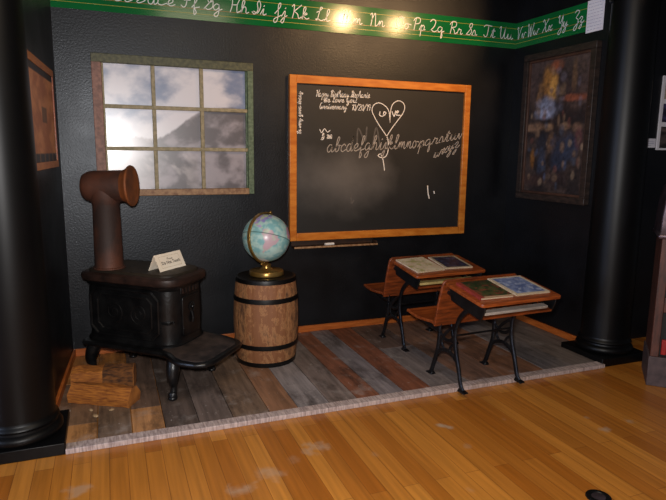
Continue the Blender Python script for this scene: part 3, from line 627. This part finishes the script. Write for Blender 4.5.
# cabriole legs
def leg(x, y, sx, sy):
    k = .262+zz
    P = spline([(x-sx*.03,y-sy*.02,k+.005),(x,y,k-.05),(x+sx*.012,y+sy*.012,k-.10),(x-sx*.002,y-sy*.002,k-.155),(x+sx*.006,y+sy*.006,k-.20),(x+sx*.022,y+sy*.022,.028),(x+sx*.036,y+sy*.036,.018)], 5)
    n = len(P); rs = []
    key = [.04,.042,.034,.019,.02,.03,.017]
    for i in range(n):
        t = i/(n-1)*(len(key)-1); j = min(int(t), len(key)-2); rs.append(key[j]+(key[j+1]-key[j])*(t-j))
    m = MB(); m.tube(P, rs, 14)
    m.ico((x+sx*.02, y+sy*.02, .016), .03, 2, (1, 1, .52))
    m.ico((x+sx*.014, y+sy*.014, k-.075), .024, 2, (1, 1, 1.3))
    m.build('leg', M_iron, st)
leg(.395, -.285, .3, -1); leg(.36, .165, .4, 1); leg(-.275, -.205, -.7, -.6); leg(-.275, .19, -.7, .6)
# stove pipe standing on the lid
PB = Vector((-.787, -.462, .7485))
sp = thing('stove_pipe', 'rusty stove pipe elbow with round flange standing on the black stove', 'stove pipe', PB, 0)
PZ = .522                       # height of the horizontal drum's axis
m = MB(); m.lathe([(.1,0),(.1,.008),(.091,.012),(.088,.03),(.082,PZ-.11),(.084,PZ-.105),(.084,PZ-.09)], 40); m.build('pipe', M_rust, sp)
hd = Vector((.93, -.37, .03)).normalized(); hx = hd; hz = Vector((0,0,1)); hy = hz.cross(hx).normalized(); hz = hx.cross(hy)
MH = Matrix(((hy.x,hz.x,hx.x,0),(hy.y,hz.y,hx.y,0),(hy.z,hz.z,hx.z,PZ),(0,0,0,1)))
m = MB(); m.lathe([(.084,PZ-.11),(.09,PZ-.09),(.098,PZ-.05),(.096,PZ)], 40); m.lathe([(.0,-.145),(.05,-.141),(.08,-.127),(.094,-.10),(.099,-.065),(.099,.14)], 40, M=MH); m.build('elbow_drum', M_rust, sp)
m = MB(); m.lathe([(.099,.12),(.103,.13),(.112,.145),(.124,.158),(.129,.166),(.126,.175),(.112,.176),(.10,.171),(.092,.169),(.0,.169)], 40, M=MH); m.build('flange', M_rust2, sp)

# tent card
tc_ = thing('tent_card', 'cream folded tent card with a short notice standing on the stove lid', 'card', (-.437, -.592, .7485), R(45))
# local x along the fold, y away from the reader
L2, hh, dd = .126, .10, .048
m = MB(); th = .0015
for s in (-1, 1):
    m.loft([[(-L2, s*dd, 0), (L2, s*dd, 0), (L2, s*(dd-th*1.5), 0), (-L2, s*(dd-th*1.5), 0)], [(-L2, s*.0008, hh), (L2, s*.0008, hh), (L2, -s*.0004, hh-.003), (-L2, -s*.0004, hh-.003)]])
m.build('folded_card', M_card, tc_, smooth=False)
tl = math.hypot(dd, hh); an = math.atan2(hh, dd)
def fcard(u, v): return (u, -dd-.0008+v/tl*dd, v/tl*hh+.0005)
m = MB(); bmx = m.bm
def rect(a, b, c, d): bmx.faces.new([bmx.verts.new(fcard(*p)) for p in ((a,c),(b,c),(b,d),(a,d))])
for a, b, c, d in ((-.095,.095,.018,.0195),(-.095,.095,.092,.0935),(-.095,-.0935,.018,.0935),(.0935,.095,.018,.0935)): rect(a, b, c, d)
m.build('printed_border', mat('card border line', '#b39b78', rough=.8), tc_, smooth=False, recalc=False)
def bfont(s, size, fnp, name, mt, parent, bold=0.):
    cu = bpy.data.curves.new(name, 'FONT'); cu.body = s; cu.size = size; cu.align_x = 'CENTER'; cu.offset = bold; cu.resolution_u = 3
    o = bpy.data.objects.new(name+'_tmp', cu); C.objects.link(o)
    dg = bpy.context.evaluated_depsgraph_get(); me = bpy.data.meshes.new_from_object(o.evaluated_get(dg)); me.name = name
    bpy.data.objects.remove(o)
    for v in me.vertices: v.co = fnp(v.co.x, v.co.y)
    me.materials.clear(); me.materials.append(mt); q = bpy.data.objects.new(name, me); C.objects.link(q); q.parent = parent; return q
bfont('Please', .022, lambda x, y: fcard(x+.002, y+.066), 'lettering', M_cardink, tc_)
bfont('Do Not Touch', .029, lambda x, y: fcard(x+.002, y+.04), 'lettering', M_cardink, tc_, .0006)

# ------------------------------------------------------------------ firewood
def log(loc, rz, L_, prof, label, barky):
    t = thing('split_log', label, 'firewood', loc, rz, 'split logs beside the stove')
    n = 10; rings = []
    rnd = random.Random(len(label))
    for i in range(n+1):
        x = -L_/2+L_*i/n; rings.append([(x, y*(1+.07*rnd.uniform(-1, 1)), max(z*(1+.07*rnd.uniform(-1, 1)), 0)) for y, z in prof])
    m = MB(); m.loft(rings, False); m.build('split_wood', M_log, t, bevel=.002)
    for r in (rings[0], rings[-1]):
        e = -.003 if r is rings[0] else .003
        m = MB(); m.loft([r, [(p[0]+e, p[1], p[2]) for p in r]]); m.build('cut_end', M_logend, t, smooth=False)
    if barky:
        m = MB(); a = int(n*.52)
        m.loft([[(p[0], p[1]*1.015, p[2]*1.012+.0005) for p in r] for r in rings[a:]], False); m.build('bark', M_bark, t)
    return t
log((-.85, -.66, ZP), R(-10), .36, [(-.065,.0),(.06,.0),(.075,.05),(.055,.125),(.0,.145),(-.06,.12),(-.072,.045)], 'upper split log of the two by the stove, half orange and half dark', True)
log((-.852, -.88, ZP), R(-31), .38, [(-.07,.0),(.065,.0),(.07,.045),(.03,.095),(-.02,.10),(-.075,.05)], 'front wedge shaped split log lying nearest the left column', False)
for x, y, s, lb in ((-.925,-1.0,.014,'small pale wood chip just in front of the front split log'), (-.815,-1.035,.013,'small pale wood chip in front of the front split log, furthest to its right'), (-.90,-1.09,.018,'larger pale wood chip lying nearest the platform front edge'), (-1.02,-.30,.02,'pale wood chip by the left baseboard behind the stove leg')):
    m = MB(); m.ico((0, 0, s*.45), s, 2, (1.3, .8, .5)); bmesh.ops.transform(m.bm, matrix=Matrix.Rotation(random.uniform(0, 3), 4, 'Z'), verts=m.bm.verts)
    o = m.build('wood_chip', M_chip); o.location = (x, y, ZP-.001); tag(o, lb, 'wood chip', 'wood chips near the logs')

# ------------------------------------------------------------------ barrel and globe
BC = Vector((.24, -.49, ZP))
ba = thing('wooden_barrel', 'wooden barrel with four black hoops and black lid, under the globe', 'barrel', BC)
NS = 22
def stave(i, n, z): return .985 if (i % 6) == 0 else 1.0
def brad(z): t = (z-.30)/.31; return .230-.023*t*t-.004*max(0, -t)
m = MB(); m.lathe([(brad(z), z) for z in [0,.04,.08,.13,.2,.26,.32,.38,.44,.5,.55,.6]], NS*6, fn=stave)
def barrel_mat():
    mm = bpy.data.materials.new('weathered barrel staves'); mm.use_nodes = True; N = mm.node_tree.nodes; L = mm.node_tree.links; b = N['Principled BSDF']; b.inputs['Roughness'].default_value = .7
    tc = N.new('ShaderNodeTexCoord'); sp_ = N.new('ShaderNodeSeparateXYZ'); L.new(tc.outputs['Object'], sp_.inputs[0])
    at = N.new('ShaderNodeMath'); at.operation = 'ARCTAN2'; L.new(sp_.outputs['Y'], at.inputs[0]); L.new(sp_.outputs['X'], at.inputs[1])
    mu = N.new('ShaderNodeMath'); mu.operation = 'MULTIPLY'; mu.inputs[1].default_value = NS/(2*math.pi); L.new(at.outputs[0], mu.inputs[0])
    fl = N.new('ShaderNodeMath'); fl.operation = 'FLOOR'; L.new(mu.outputs[0], fl.inputs[0])
    wn = N.new('ShaderNodeTexWhiteNoise'); wn.noise_dimensions = '1D'; L.new(fl.outputs[0], wn.inputs['W'])
    mp = N.new('ShaderNodeMapping'); mp.inputs['Scale'].default_value = (30, 30, 11); L.new(tc.outputs['Object'], mp.inputs['Vector'])
    nz = N.new('ShaderNodeTexNoise'); nz.inputs['Scale'].default_value = 1; nz.inputs['Detail'].default_value = 7; nz.inputs['Roughness'].default_value = .7; L.new(mp.outputs[0], nz.inputs['Vector'])
    n2 = N.new('ShaderNodeTexNoise'); n2.inputs['Scale'].default_value = 11; n2.inputs['Detail'].default_value = 8; n2.inputs['Roughness'].default_value = .7; L.new(tc.outputs['Object'], n2.inputs['Vector'])
    ad = N.new('ShaderNodeMath'); ad.operation = 'MULTIPLY_ADD'; ad.inputs[1].default_value = .22; L.new(wn.outputs['Value'], ad.inputs[0]); L.new(nz.outputs['Fac'], ad.inputs[2])
    a2 = N.new('ShaderNodeMath'); a2.operation = 'MULTIPLY_ADD'; a2.inputs[1].default_value = .75; L.new(n2.outputs['Fac'], a2.inputs[0]); L.new(ad.outputs[0], a2.inputs[2])
    cr = N.new('ShaderNodeValToRGB'); e = cr.color_ramp.elements; e[0].position = .62; e[0].color = lin('#3a261b'); e[1].position = 1.2; e[1].color = lin('#a5744a'); q = e.new(.80); q.color = lin('#60402a'); q = e.new(1.0); q.color = lin('#805232')
    L.new(a2.outputs[0], cr.inputs['Fac']); L.new(cr.outputs[0], b.inputs['Base Color'])
    bp = N.new('ShaderNodeBump'); bp.inputs['Strength'].default_value = .4; bp.inputs['Distance'].default_value = .004; L.new(nz.outputs['Fac'], bp.inputs['Height']); L.new(bp.outputs[0], b.inputs['Normal'])
    return mm
m.build('staves', barrel_mat(), ba)
for z0, z1 in ((.0,.032),(.125,.158),(.452,.485),(.583,.612)):
    m = MB(); e = .004
    m.lathe([(brad(z0)-.006, z0), (brad(z0)+e, z0), (brad((z0+z1)/2)+e+.001, (z0+z1)/2), (brad(z1)+e, z1), (brad(z1)-.006, z1)], 64); m.build('hoop', M_hoop, ba)
m = MB(); m.lathe([(.20,.595),(brad(.6)+.002,.600),(brad(.6)+.003,.612),(.196,.616),(.19,.613)], 64); m.build('lid', M_hoop, ba)
GZ = ZP+.6145
gl = thing('desk_globe', 'pastel world globe with brass half ring and base on the barrel', 'globe', (BC.x+.005, BC.y, GZ))
gr, gc = .166, Vector((0, 0, .262))
pole = Vector((.27, .30, 1)).normalized()         # leaning right and away
left = Vector((-.83, -.56, 0)); left = (left-pole*left.dot(pole)).normalized()
# lon/lat frame: meridian facing the viewer is about 72 W
fwd = Vector((-.24, -.97, 0)); fwd = (fwd-pole*fwd.dot(pole)).normalized(); east = pole.cross(fwd).normalized()
NA = [(-165,65),(-130,70),(-95,74),(-80,68),(-62,58),(-55,50),(-66,44),(-75,38),(-81,30),(-81,25),(-90,30),(-97,26),(-95,18),(-88,20),(-84,12),(-78,8),(-83,9),(-95,15),(-106,22),(-115,32),(-124,42),(-125,50),(-140,60),(-158,57)]
SAm = [(-78,8),(-70,12),(-60,9),(-50,1),(-35,-6),(-39,-18),(-48,-27),(-58,-38),(-66,-46),(-68,-54),(-74,-50),(-72,-30),(-71,-18),(-80,-5)]
GR_ = [(-55,60),(-70,77),(-40,83),(-20,78),(-25,68),(-43,60)]
AF = [(-16,14),(-8,32),(10,36),(32,31),(43,11),(51,11),(40,-10),(33,-28),(19,-35),(12,-17),(9,3),(-8,5)]
EU = [(-9,37),(-2,48),(8,54),(12,68),(28,71),(60,70),(60,45),(40,42),(25,37),(12,40)]
def inp(P, x, y):
    r = False
    for (x1, y1), (x2, y2) in zip(P, P[1:]+P[:1]):
        if (y1 > y) != (y2 > y) and x < (x2-x1)*(y-y1)/(y2-y1)+x1: r = not r
    return r
bm = bmesh.new(); lay = bm.verts.layers.float_color.new('Col'); gu, gv = 180, 100
rows = []
for j in range(gv+1):
    la = -90+180*j/gv; row = []
    for i in range(gu):
        lo_ = -180+360*i/gu; d = R(lo_+66); p = (fwd*math.cos(d)+east*math.sin(d))*math.cos(R(la))+pole*math.sin(R(la))
        x, y = lo_+4*fbm(lo_*.09, la*.09, 4), la+3*fbm(lo_*.1+7, la*.1, 4)
        n = fbm(p.x*4, p.y*4, 5, p.z*4)
        c = mix(H('#7fb0b4'), H('#aeccc6'), sm(-.4, .4, n))
        if inp(NA, x, y): c = mix(mix(H('#8d86c0'), H('#b3a0c8'), sm(-.3, .3, n)), H('#b8c9a0'), sm(.05, .3, fbm(p.x*6, p.y*6, 4, p.z*6+4)))
        elif inp(SAm, x, y): c = mix(H('#bfa3ad'), H('#b4bfae'), sm(-.2, .4, n))
        elif inp(GR_, x, y): c = H('#c4bcc8')
        elif inp(AF, x, y): c = mix(H('#b98aa2'), H('#c7b694'), sm(-.1, .4, n))
        elif inp(EU, x, y): c = H('#b0a4c4')
        elif la < -72: c = H('#cfd6d4')
        if abs(la) < .9: c = H('#41605f')
        v = bm.verts.new(gc+p*gr); v[lay] = (*c, 1); row.append(v)
    rows.append(row)
for a, b in zip(rows, rows[1:]):
    for i in range(gu): bm.faces.new((a[i], a[(i+1) % gu], b[(i+1) % gu], b[i]))
bmesh.ops.remove_doubles(bm, verts=bm.verts, dist=1e-5)
me = bpy.data.meshes.new('ball'); bm.to_mesh(me); bm.free(); me.materials.append(attr_mat('varnished globe paper', rough=.3, spec=.5))
for p in me.polygons: p.use_smooth = True
o = bpy.data.objects.new('ball', me); C.objects.link(o); o.parent = gl
m = MB(); P = []
wn_ = pole.cross(left).normalized(); rings = []
for k in range(61):
    t = R(-3+186*k/60); d = pole*math.cos(t)+left*math.sin(t)
    rings.append([gc+d*(gr*1.03)+wn_*.012, gc+d*(gr*1.09)+wn_*.012, gc+d*(gr*1.09)-wn_*.012, gc+d*(gr*1.03)-wn_*.012])
m.loft(rings); mr_ = m.build('meridian_ring', M_brass, gl, bevel=.0015)
for s in (1, -1):
    m = MB(); m.tube([gc+pole*s*gr*.99, gc+pole*s*gr*1.12], .007, 10); m.ico(gc+pole*s*gr*1.125, .011, 2); m.build('axis_pin', M_brass, gl)
m = MB(); m.lathe([(.0,0),(.116,0),(.12,.004),(.12,.028),(.116,.034),(.10,.037),(.05,.042),(.036,.05),(.032,.064),(.032,.074),(.028,.079)], 48); m.build('base', M_brass, gl)
# clamp from the stem to the ring at its lowest point
low = min((gc+(pole*math.cos(R(t))+left*math.sin(R(t)))*(gr*1.065) for t in range(100, 184)), key=lambda p: p.z)
m = MB(); m.tube([(0, 0, .07), low], [.02, .014], 12); m.build('stem', M_brass, gl)

# ------------------------------------------------------------------ school desks
DR, DX = .058, .022        # rise of the sloped top, and its sideways offset on the legs
def make_desk(loc, rz, label, lip):
    t = thing('school_desk', label, 'school desk', loc, rz, 'old school desks facing the chalkboard')
    s0 = math.atan2(DR, .385)
    MT = Matrix.Translation((DX, -.395, .600)) @ Matrix.Rotation(s0, 4, 'X')
    LD = math.hypot(.385, DR)
    m = MB(); m.prism([(x, y) for x, y in rr(-.305, .305, 0, LD-.012, .022, 4)], .022, MT); m.build('desktop', M_desk, t, bevel=.005, seg=3)
    # back panel carries the seat in front; its rounded top stands a little over the desktop
    h = math.hypot(.325, .085); tilt = math.atan2(.085, .325)
    MP = Matrix(((1,0,0,DX),(0,-math.sin(tilt),math.cos(tilt),.075),(0,math.cos(tilt),math.sin(tilt),.358),(0,0,0,1)))
    ol = [(-.30,0),(.30,0),(.305,h*.55),(.30,h-.03),(.292,h-.01),(.275,h),(-.275,h),(-.292,h-.01),(-.30,h-.03),(-.305,h*.55)]
    m = MB(); m.prism(ol, .018, MP); m.build('backrest', M_desk2, t, bevel=.005, seg=3)
    m = MB(); P = [(.075,.372),(.13,.380),(.20,.372),(.30,.366),(.38,.372),(.42,.380),(.435,.376)]
    P = [(p.x, p.y) for p in spline([(a, b, 0) for a, b in P], 3)]
    m.loft([[(x, y, z) for x in (-.285, .285) for y, z in ()] or [(-.27,y,z+.008),(.30,y,z+.008),(.30,y,z-.012),(-.27,y,z-.012)] for y, z in P]); m.build('seat', M_desk, t, bevel=.004)
    # book shelf under the desktop between iron side plates
    m = MB(); m.box(-.258, .258, .02, LD-.03, -.085, -.073, MT); m.build('book_shelf', M_desk2, t)
    m = MB(); m.prism(rr(-.255, .225, -.02, .03, .006, 3), .018, MT @ Matrix.Translation((0,.04,-.062))); m.build('shelf_lip', lip, t, bevel=.004)
    for s in (-1, 1):
        m = MB(); x = s*.27
        m.prism([(.01,-.03),(.03,-.095),(LD-.06,-.085),(LD-.02,-.001),(.01,-.001)], .010, MT @ Matrix(((0,0,1,x-.005),(1,0,0,0),(0,1,0,0),(0,0,0,1)))); m.build('side_plate', M_iron, t, bevel=.002)
    for s in (-1, 1):
        x = s*.226; m = MB(); q = lambda pts: [(x, y, z) for y, z in pts]
        sp2 = lambda pts, k=6: [(p.x, p.y, p.z) for p in spline(q(pts), k)]
        B = (.8, 1.25)
        m.tube(sp2([(-.28,.555),(-.20,.535),(-.125,.47),(-.088,.39),(-.082,.31),(-.10,.22),(-.135,.12),(-.16,.04),(-.185,.008)]), .0135, 10, sq=B)      # front leg
        m.tube(sp2([(.045,.56),(.07,.46),(.088,.37),(.09,.29),(.10,.20),(.135,.10),(.16,.03),(.175,.006)]), .0135, 10, sq=B)                               # rear leg
        m.tube(sp2([(-.14,.10),(-.115,.165),(-.06,.205),(.0,.215),(.06,.20),(.11,.16),(.14,.09)]), .0105, 10, sq=B)                                         # arch
        m.tube(sp2([(-.085,.335),(-.03,.29),(.03,.285),(.09,.325)]), .0095, 10, sq=B)
        m.tube(sp2([(-.09,.40),(-.02,.36),(.04,.30),(.06,.25),(.03,.215)]), .0095, 10, sq=B)
        m.tube(sp2([(-.10,.28),(-.05,.26),(-.03,.225),(-.06,.205)]), .008, 8, sq=B)
        m.tube(sp2([(.085,.33),(.15,.325),(.24,.335),(.33,.357),(.40,.362)]), .011, 10, sq=B)                                                                # seat arm
        m.tube(sp2([(-.26,.56),(-.12,.575),(.03,.60),(.06,.58)]), .011, 10, sq=B)
        lf = m.build('iron_leg_frame', M_iron, t)
        for y in (-.185, .172):
            m = MB(); d = -1 if y < 0 else 1
            m.loft([[(x-.02,y-.034,0),(x+.02,y-.034,0),(x+.02,y+.034,0),(x-.02,y+.034,0)],[(x-.018,y-.03,.008),(x+.018,y-.03,.008),(x+.018,y+.03,.008),(x-.018,y+.03,.008)],[(x-.009,y-d*.02-.012,.02),(x+.009,y-d*.02-.012,.02),(x+.009,y-d*.02+.012,.02),(x-.009,y-d*.02+.012,.02)]])
            m.build('foot', M_iron, lf, bevel=.002)
    m = MB(); m.tube([(-.226,-.075,.335),(.226,-.075,.335)], .007, 8); m.build('cross_rod', M_iron, t)
    return t
D2 = (1.452, -1.305, ZP); D1 = (1.482, -.495, ZP); RZ = R(3)
d2 = make_desk(D2, RZ, 'nearer school desk at the front of the platform, with red wood top and two books', M_shelf)
d1 = dup(d2, D1, RZ, 'farther school desk by the chalkboard, behind the other desk')
for c in d1.children:
    if c.name.startswith('shelf_lip'):
        c.data = c.data.copy(); c.data.materials[0] = M_shelfy

# books on the sloped tops
def book(desk, lx0, lx1, v0, v1, th_, rz, label, cover_fn, spine, name='book', cat='book', grp='old books on the school desks', pages=True, lift=0):
    s0 = math.atan2(DR, .385); LD = math.hypot(.385, DR)
    MT = Matrix.Translation((DX, -.395, .600)) @ Matrix.Rotation(s0, 4, 'X')
    W = Matrix.Translation(desk) @ Matrix.Rotation(RZ, 4, 'Z') @ MT @ Matrix.Translation(((lx0+lx1)/2, (v0+v1)/2, .0225+lift)) @ Matrix.Rotation(rz, 4, 'Z')
    t = thing(name, label, cat, (0, 0, 0), 0, grp); t.matrix_world = W
    a, b = (lx1-lx0)/2, (v1-v0)/2
    m = MB(); m.box(-a, a, -b, b, 0, .0022); m.box(-a, -a+.0022, -b, b, .0022, th_-.0022); m.build('back_cover', spine, t)
    m = MB(); m.box(-a+.0022, a-.003, -b+.003, b-.003, .0022, th_-.0022); m.build('page_block', M_pages, t)
    m = MB(); m.box(-a, a, -b, b, th_-.0022, th_-.0002); fc = m.build('front_cover', spine, t)
    picture('cover_print', attr_mat('printed cover', rough=.35, spec=.5), 30, 40, cover_fn, lambda u, v: (-a+2*a*u, -b+2*b*v, th_), fc)
    return t
M_spred = mat('red cloth spine', '#6e2018', '#8a2c20', 20, rough=.7); M_spcream = mat('cream cloth cover', '#b39f86', '#c9b69c', 20, rough=.7)
def bordered(inner, border, bw=.06):
    def f(u, v): return H(border) if min(u, 1-u) < bw or min(v, 1-v) < bw*.8 else inner(u, v)
    return f
def spotty(c1, c2, c3, s, k):
    def f(u, v):
        c = mix(H(c1), H(c2), sm(-.3, .35, fbm(u*s+k, v*s+k, 5))); return mix(c, H(c3), .8*sm(.12, .4, fbm(u*s*1.6+k+9, v*s*1.6, 5)))
    return f
def b_green(u, v):
    if u < .13: return H('#8c3a30')
    if v < .07: return H('#b59a78')
    return mix(spotty('#28361f', '#4a4a2a', '#7a3a2c', 5, 2)(u, v), H('#1f2c1c'), sm(.55, .95, v)*.7)
b_blue = bordered(spotty('#56658f', '#7986ac', '#a5aec6', 5, 8), '#c4b49c', .07)
b_navy = bordered(spotty('#14182a', '#20263e', '#4a5270', 6, 14), '#b5a386', .08)
b_cream = spotty('#d2b99a', '#e2d0b0', '#a5a05c', 2.2, 20)
book(D2, -.268, -.03, .055, .315, .016, R(-2), 'green and red covered book on the left of the nearer desk', b_green, M_spred)
book(D2, .0, .262, .062, .345, .010, R(-1), 'blue covered book with cream border on the right of the nearer desk', b_blue, M_spcream)
book(D1, -.275, -.03, .06, .345, .010, R(4), 'cream covered worn book on the left of the farther desk', b_cream, M_spcream)
book(D1, -.0, .235, .075, .335, .010, R(-3), 'dark navy book with cream border on the right of the farther desk', b_navy, M_spcream)

# ------------------------------------------------------------------ cabinet at the right edge of the picture
cab = thing('display_cabinet', 'tall brown wood cabinet with red panels, cut off by the right edge of the photo', 'cabinet', (2.495, -1.762, 0), R(-45))
def cbx(name, mt, *a, bev=.004): m = MB(); m.box(*a); return m.build(name, mt, cab, bevel=bev)
cbx('base', M_cabgrey, -.004, .60, -.004, .36, 0, .20)
cbx('stile', M_cab, .002, .052, 0, .05, .2, .98); cbx('stile', M_cab, .515, .598, 0, .05, .2, .98)
cbx('carcass', M_cab, .005, .595, .05, .355, .2, .98)
cbx('rail', M_cab, .052, .515, .004, .05, .50, .60); cbx('rail', M_cab, .052, .515, .004, .05, .90, .98)
cbx('inset', M_black, .052, .515, .035, .052, .2, .9)
cbx('red_panel', M_red, .064, .094, .012, .04, .215, .315); cbx('red_panel', M_red, .085, .50, .001, .04, .50, .545)
cbx('post', M_shelf, .10, .118, .008, .04, .2, .5); cbx('inner_panel', M_cabgrey, .125, .43, .02, .04, .21, .49)
m = MB()
m.loft([[(x0,.0+e,z),(.6-x0,.0+e,z),(.6-x0,.36-e,z),(x0,.36-e,z)] for x0, e, z in ((-.02,-.012,.98),(-.024,-.015,1.0),(-.014,-.008,1.01),(-.012,-.006,1.10),(-.002,.0,1.22),(.012,.012,1.30),(.05,.05,1.345),(.13,.10,1.36))])
m.build('metal_hood', M_steel, cab, bevel=.006)
cbx('hood_window', mat('bluish hood glass', '#2c2f55', '#4a5080', 5, rough=.15), .10, .5, -.006, .02, 1.02, 1.09)

# small dark floor fitting at the bottom edge of the photo
fo = thing('floor_socket', 'small dark oval fitting on the hardwood floor at the bottom edge', 'floor fitting', (1.19, -2.635, 0))
m = MB(); m.lathe([(.052,0),(.055,.003),(.053,.008),(.043,.011),(.034,.010),(.03,.006)], 32); m.build('rim', M_hoop, fo)
m = MB(); m.lathe([(.03,.001),(.03,.007),(.02,.0085)], 24); m.build('cap', M_steel, fo)

# ------------------------------------------------------------------ camera
yaw, pit, rol = R(21.315), R(9.629), R(.671)
F = Vector((math.sin(yaw)*math.cos(pit), math.cos(yaw)*math.cos(pit), -math.sin(pit)))
Rt = Vector((math.cos(yaw), -math.sin(yaw), 0)); Up = Rt.cross(F)
R2 = Rt*math.cos(rol)+Up*math.sin(rol); U2 = -Rt*math.sin(rol)+Up*math.cos(rol)
cam = bpy.data.cameras.new('camera'); cam.sensor_width = 36; cam.lens = 577.806*36/666; cam.clip_start = .05
co = bpy.data.objects.new('camera', cam); C.objects.link(co)
mw = Matrix.Identity(4)
for i in range(3): mw[i][0], mw[i][1], mw[i][2] = R2[i], U2[i], -F[i]
mw.translation = Vector((-.773, -4.389, 1.5)); co.matrix_world = mw
bpy.context.scene.camera = co

# ------------------------------------------------------------------ light
def lamp(kind, name, loc, target, power, col, size=.1, **kw):
    l = bpy.data.lights.new(name, kind); l.energy = power; l.color = col
    if kind == 'AREA': l.shape = kw.pop('shape', 'RECTANGLE'); l.size = size; l.size_y = kw.pop('size_y', size)
    else: l.shadow_soft_size = size
    for k, v in kw.items(): setattr(l, k, v)
    o = bpy.data.objects.new(name, l); C.objects.link(o); o.location = loc
    o.rotation_euler = (Vector(target)-Vector(loc)).to_track_quat('-Z', 'Y').to_euler(); return o
lamp('AREA', 'camera_flash', (-.79, -4.33, 1.60), (.5, -.6, 1.1), 92, (1, .97, .95), .07)
lamp('SPOT', 'ceiling_spot', (1.85, -2.1, 3.0), (1.25, 0, 2.2), 135, (1, .58, .27), .05, spot_size=R(62), spot_blend=.8)
lamp('SPOT', 'ceiling_spot', (2.54, -2.1, 3.0), (1.7, 0, 2.2), 75, (1, .58, .27), .05, spot_size=R(55), spot_blend=.8)
lamp('AREA', 'ceiling_lamp', (.3, -3.0, 3.05), (.3, -2.6, 0), 25, (1, .8, .58), .8)
lamp('AREA', 'daylight_window', (-4.8, -3.1, 1.7), (1, -1.6, 1.2), 95, (.55, .68, 1), .7, size_y=1.6)
wd = bpy.data.worlds.new('world'); bpy.context.scene.world = wd; wd.use_nodes = True
wd.node_tree.nodes['Background'].inputs['Color'].default_value = (.5, .55, .65, 1); wd.node_tree.nodes['Background'].inputs['Strength'].default_value = .06
vs = bpy.context.scene.view_settings
vs.view_transform = 'Standard'; vs.look = 'None'; vs.gamma = 1; vs.use_curve_mapping = False; vs.exposure = 0
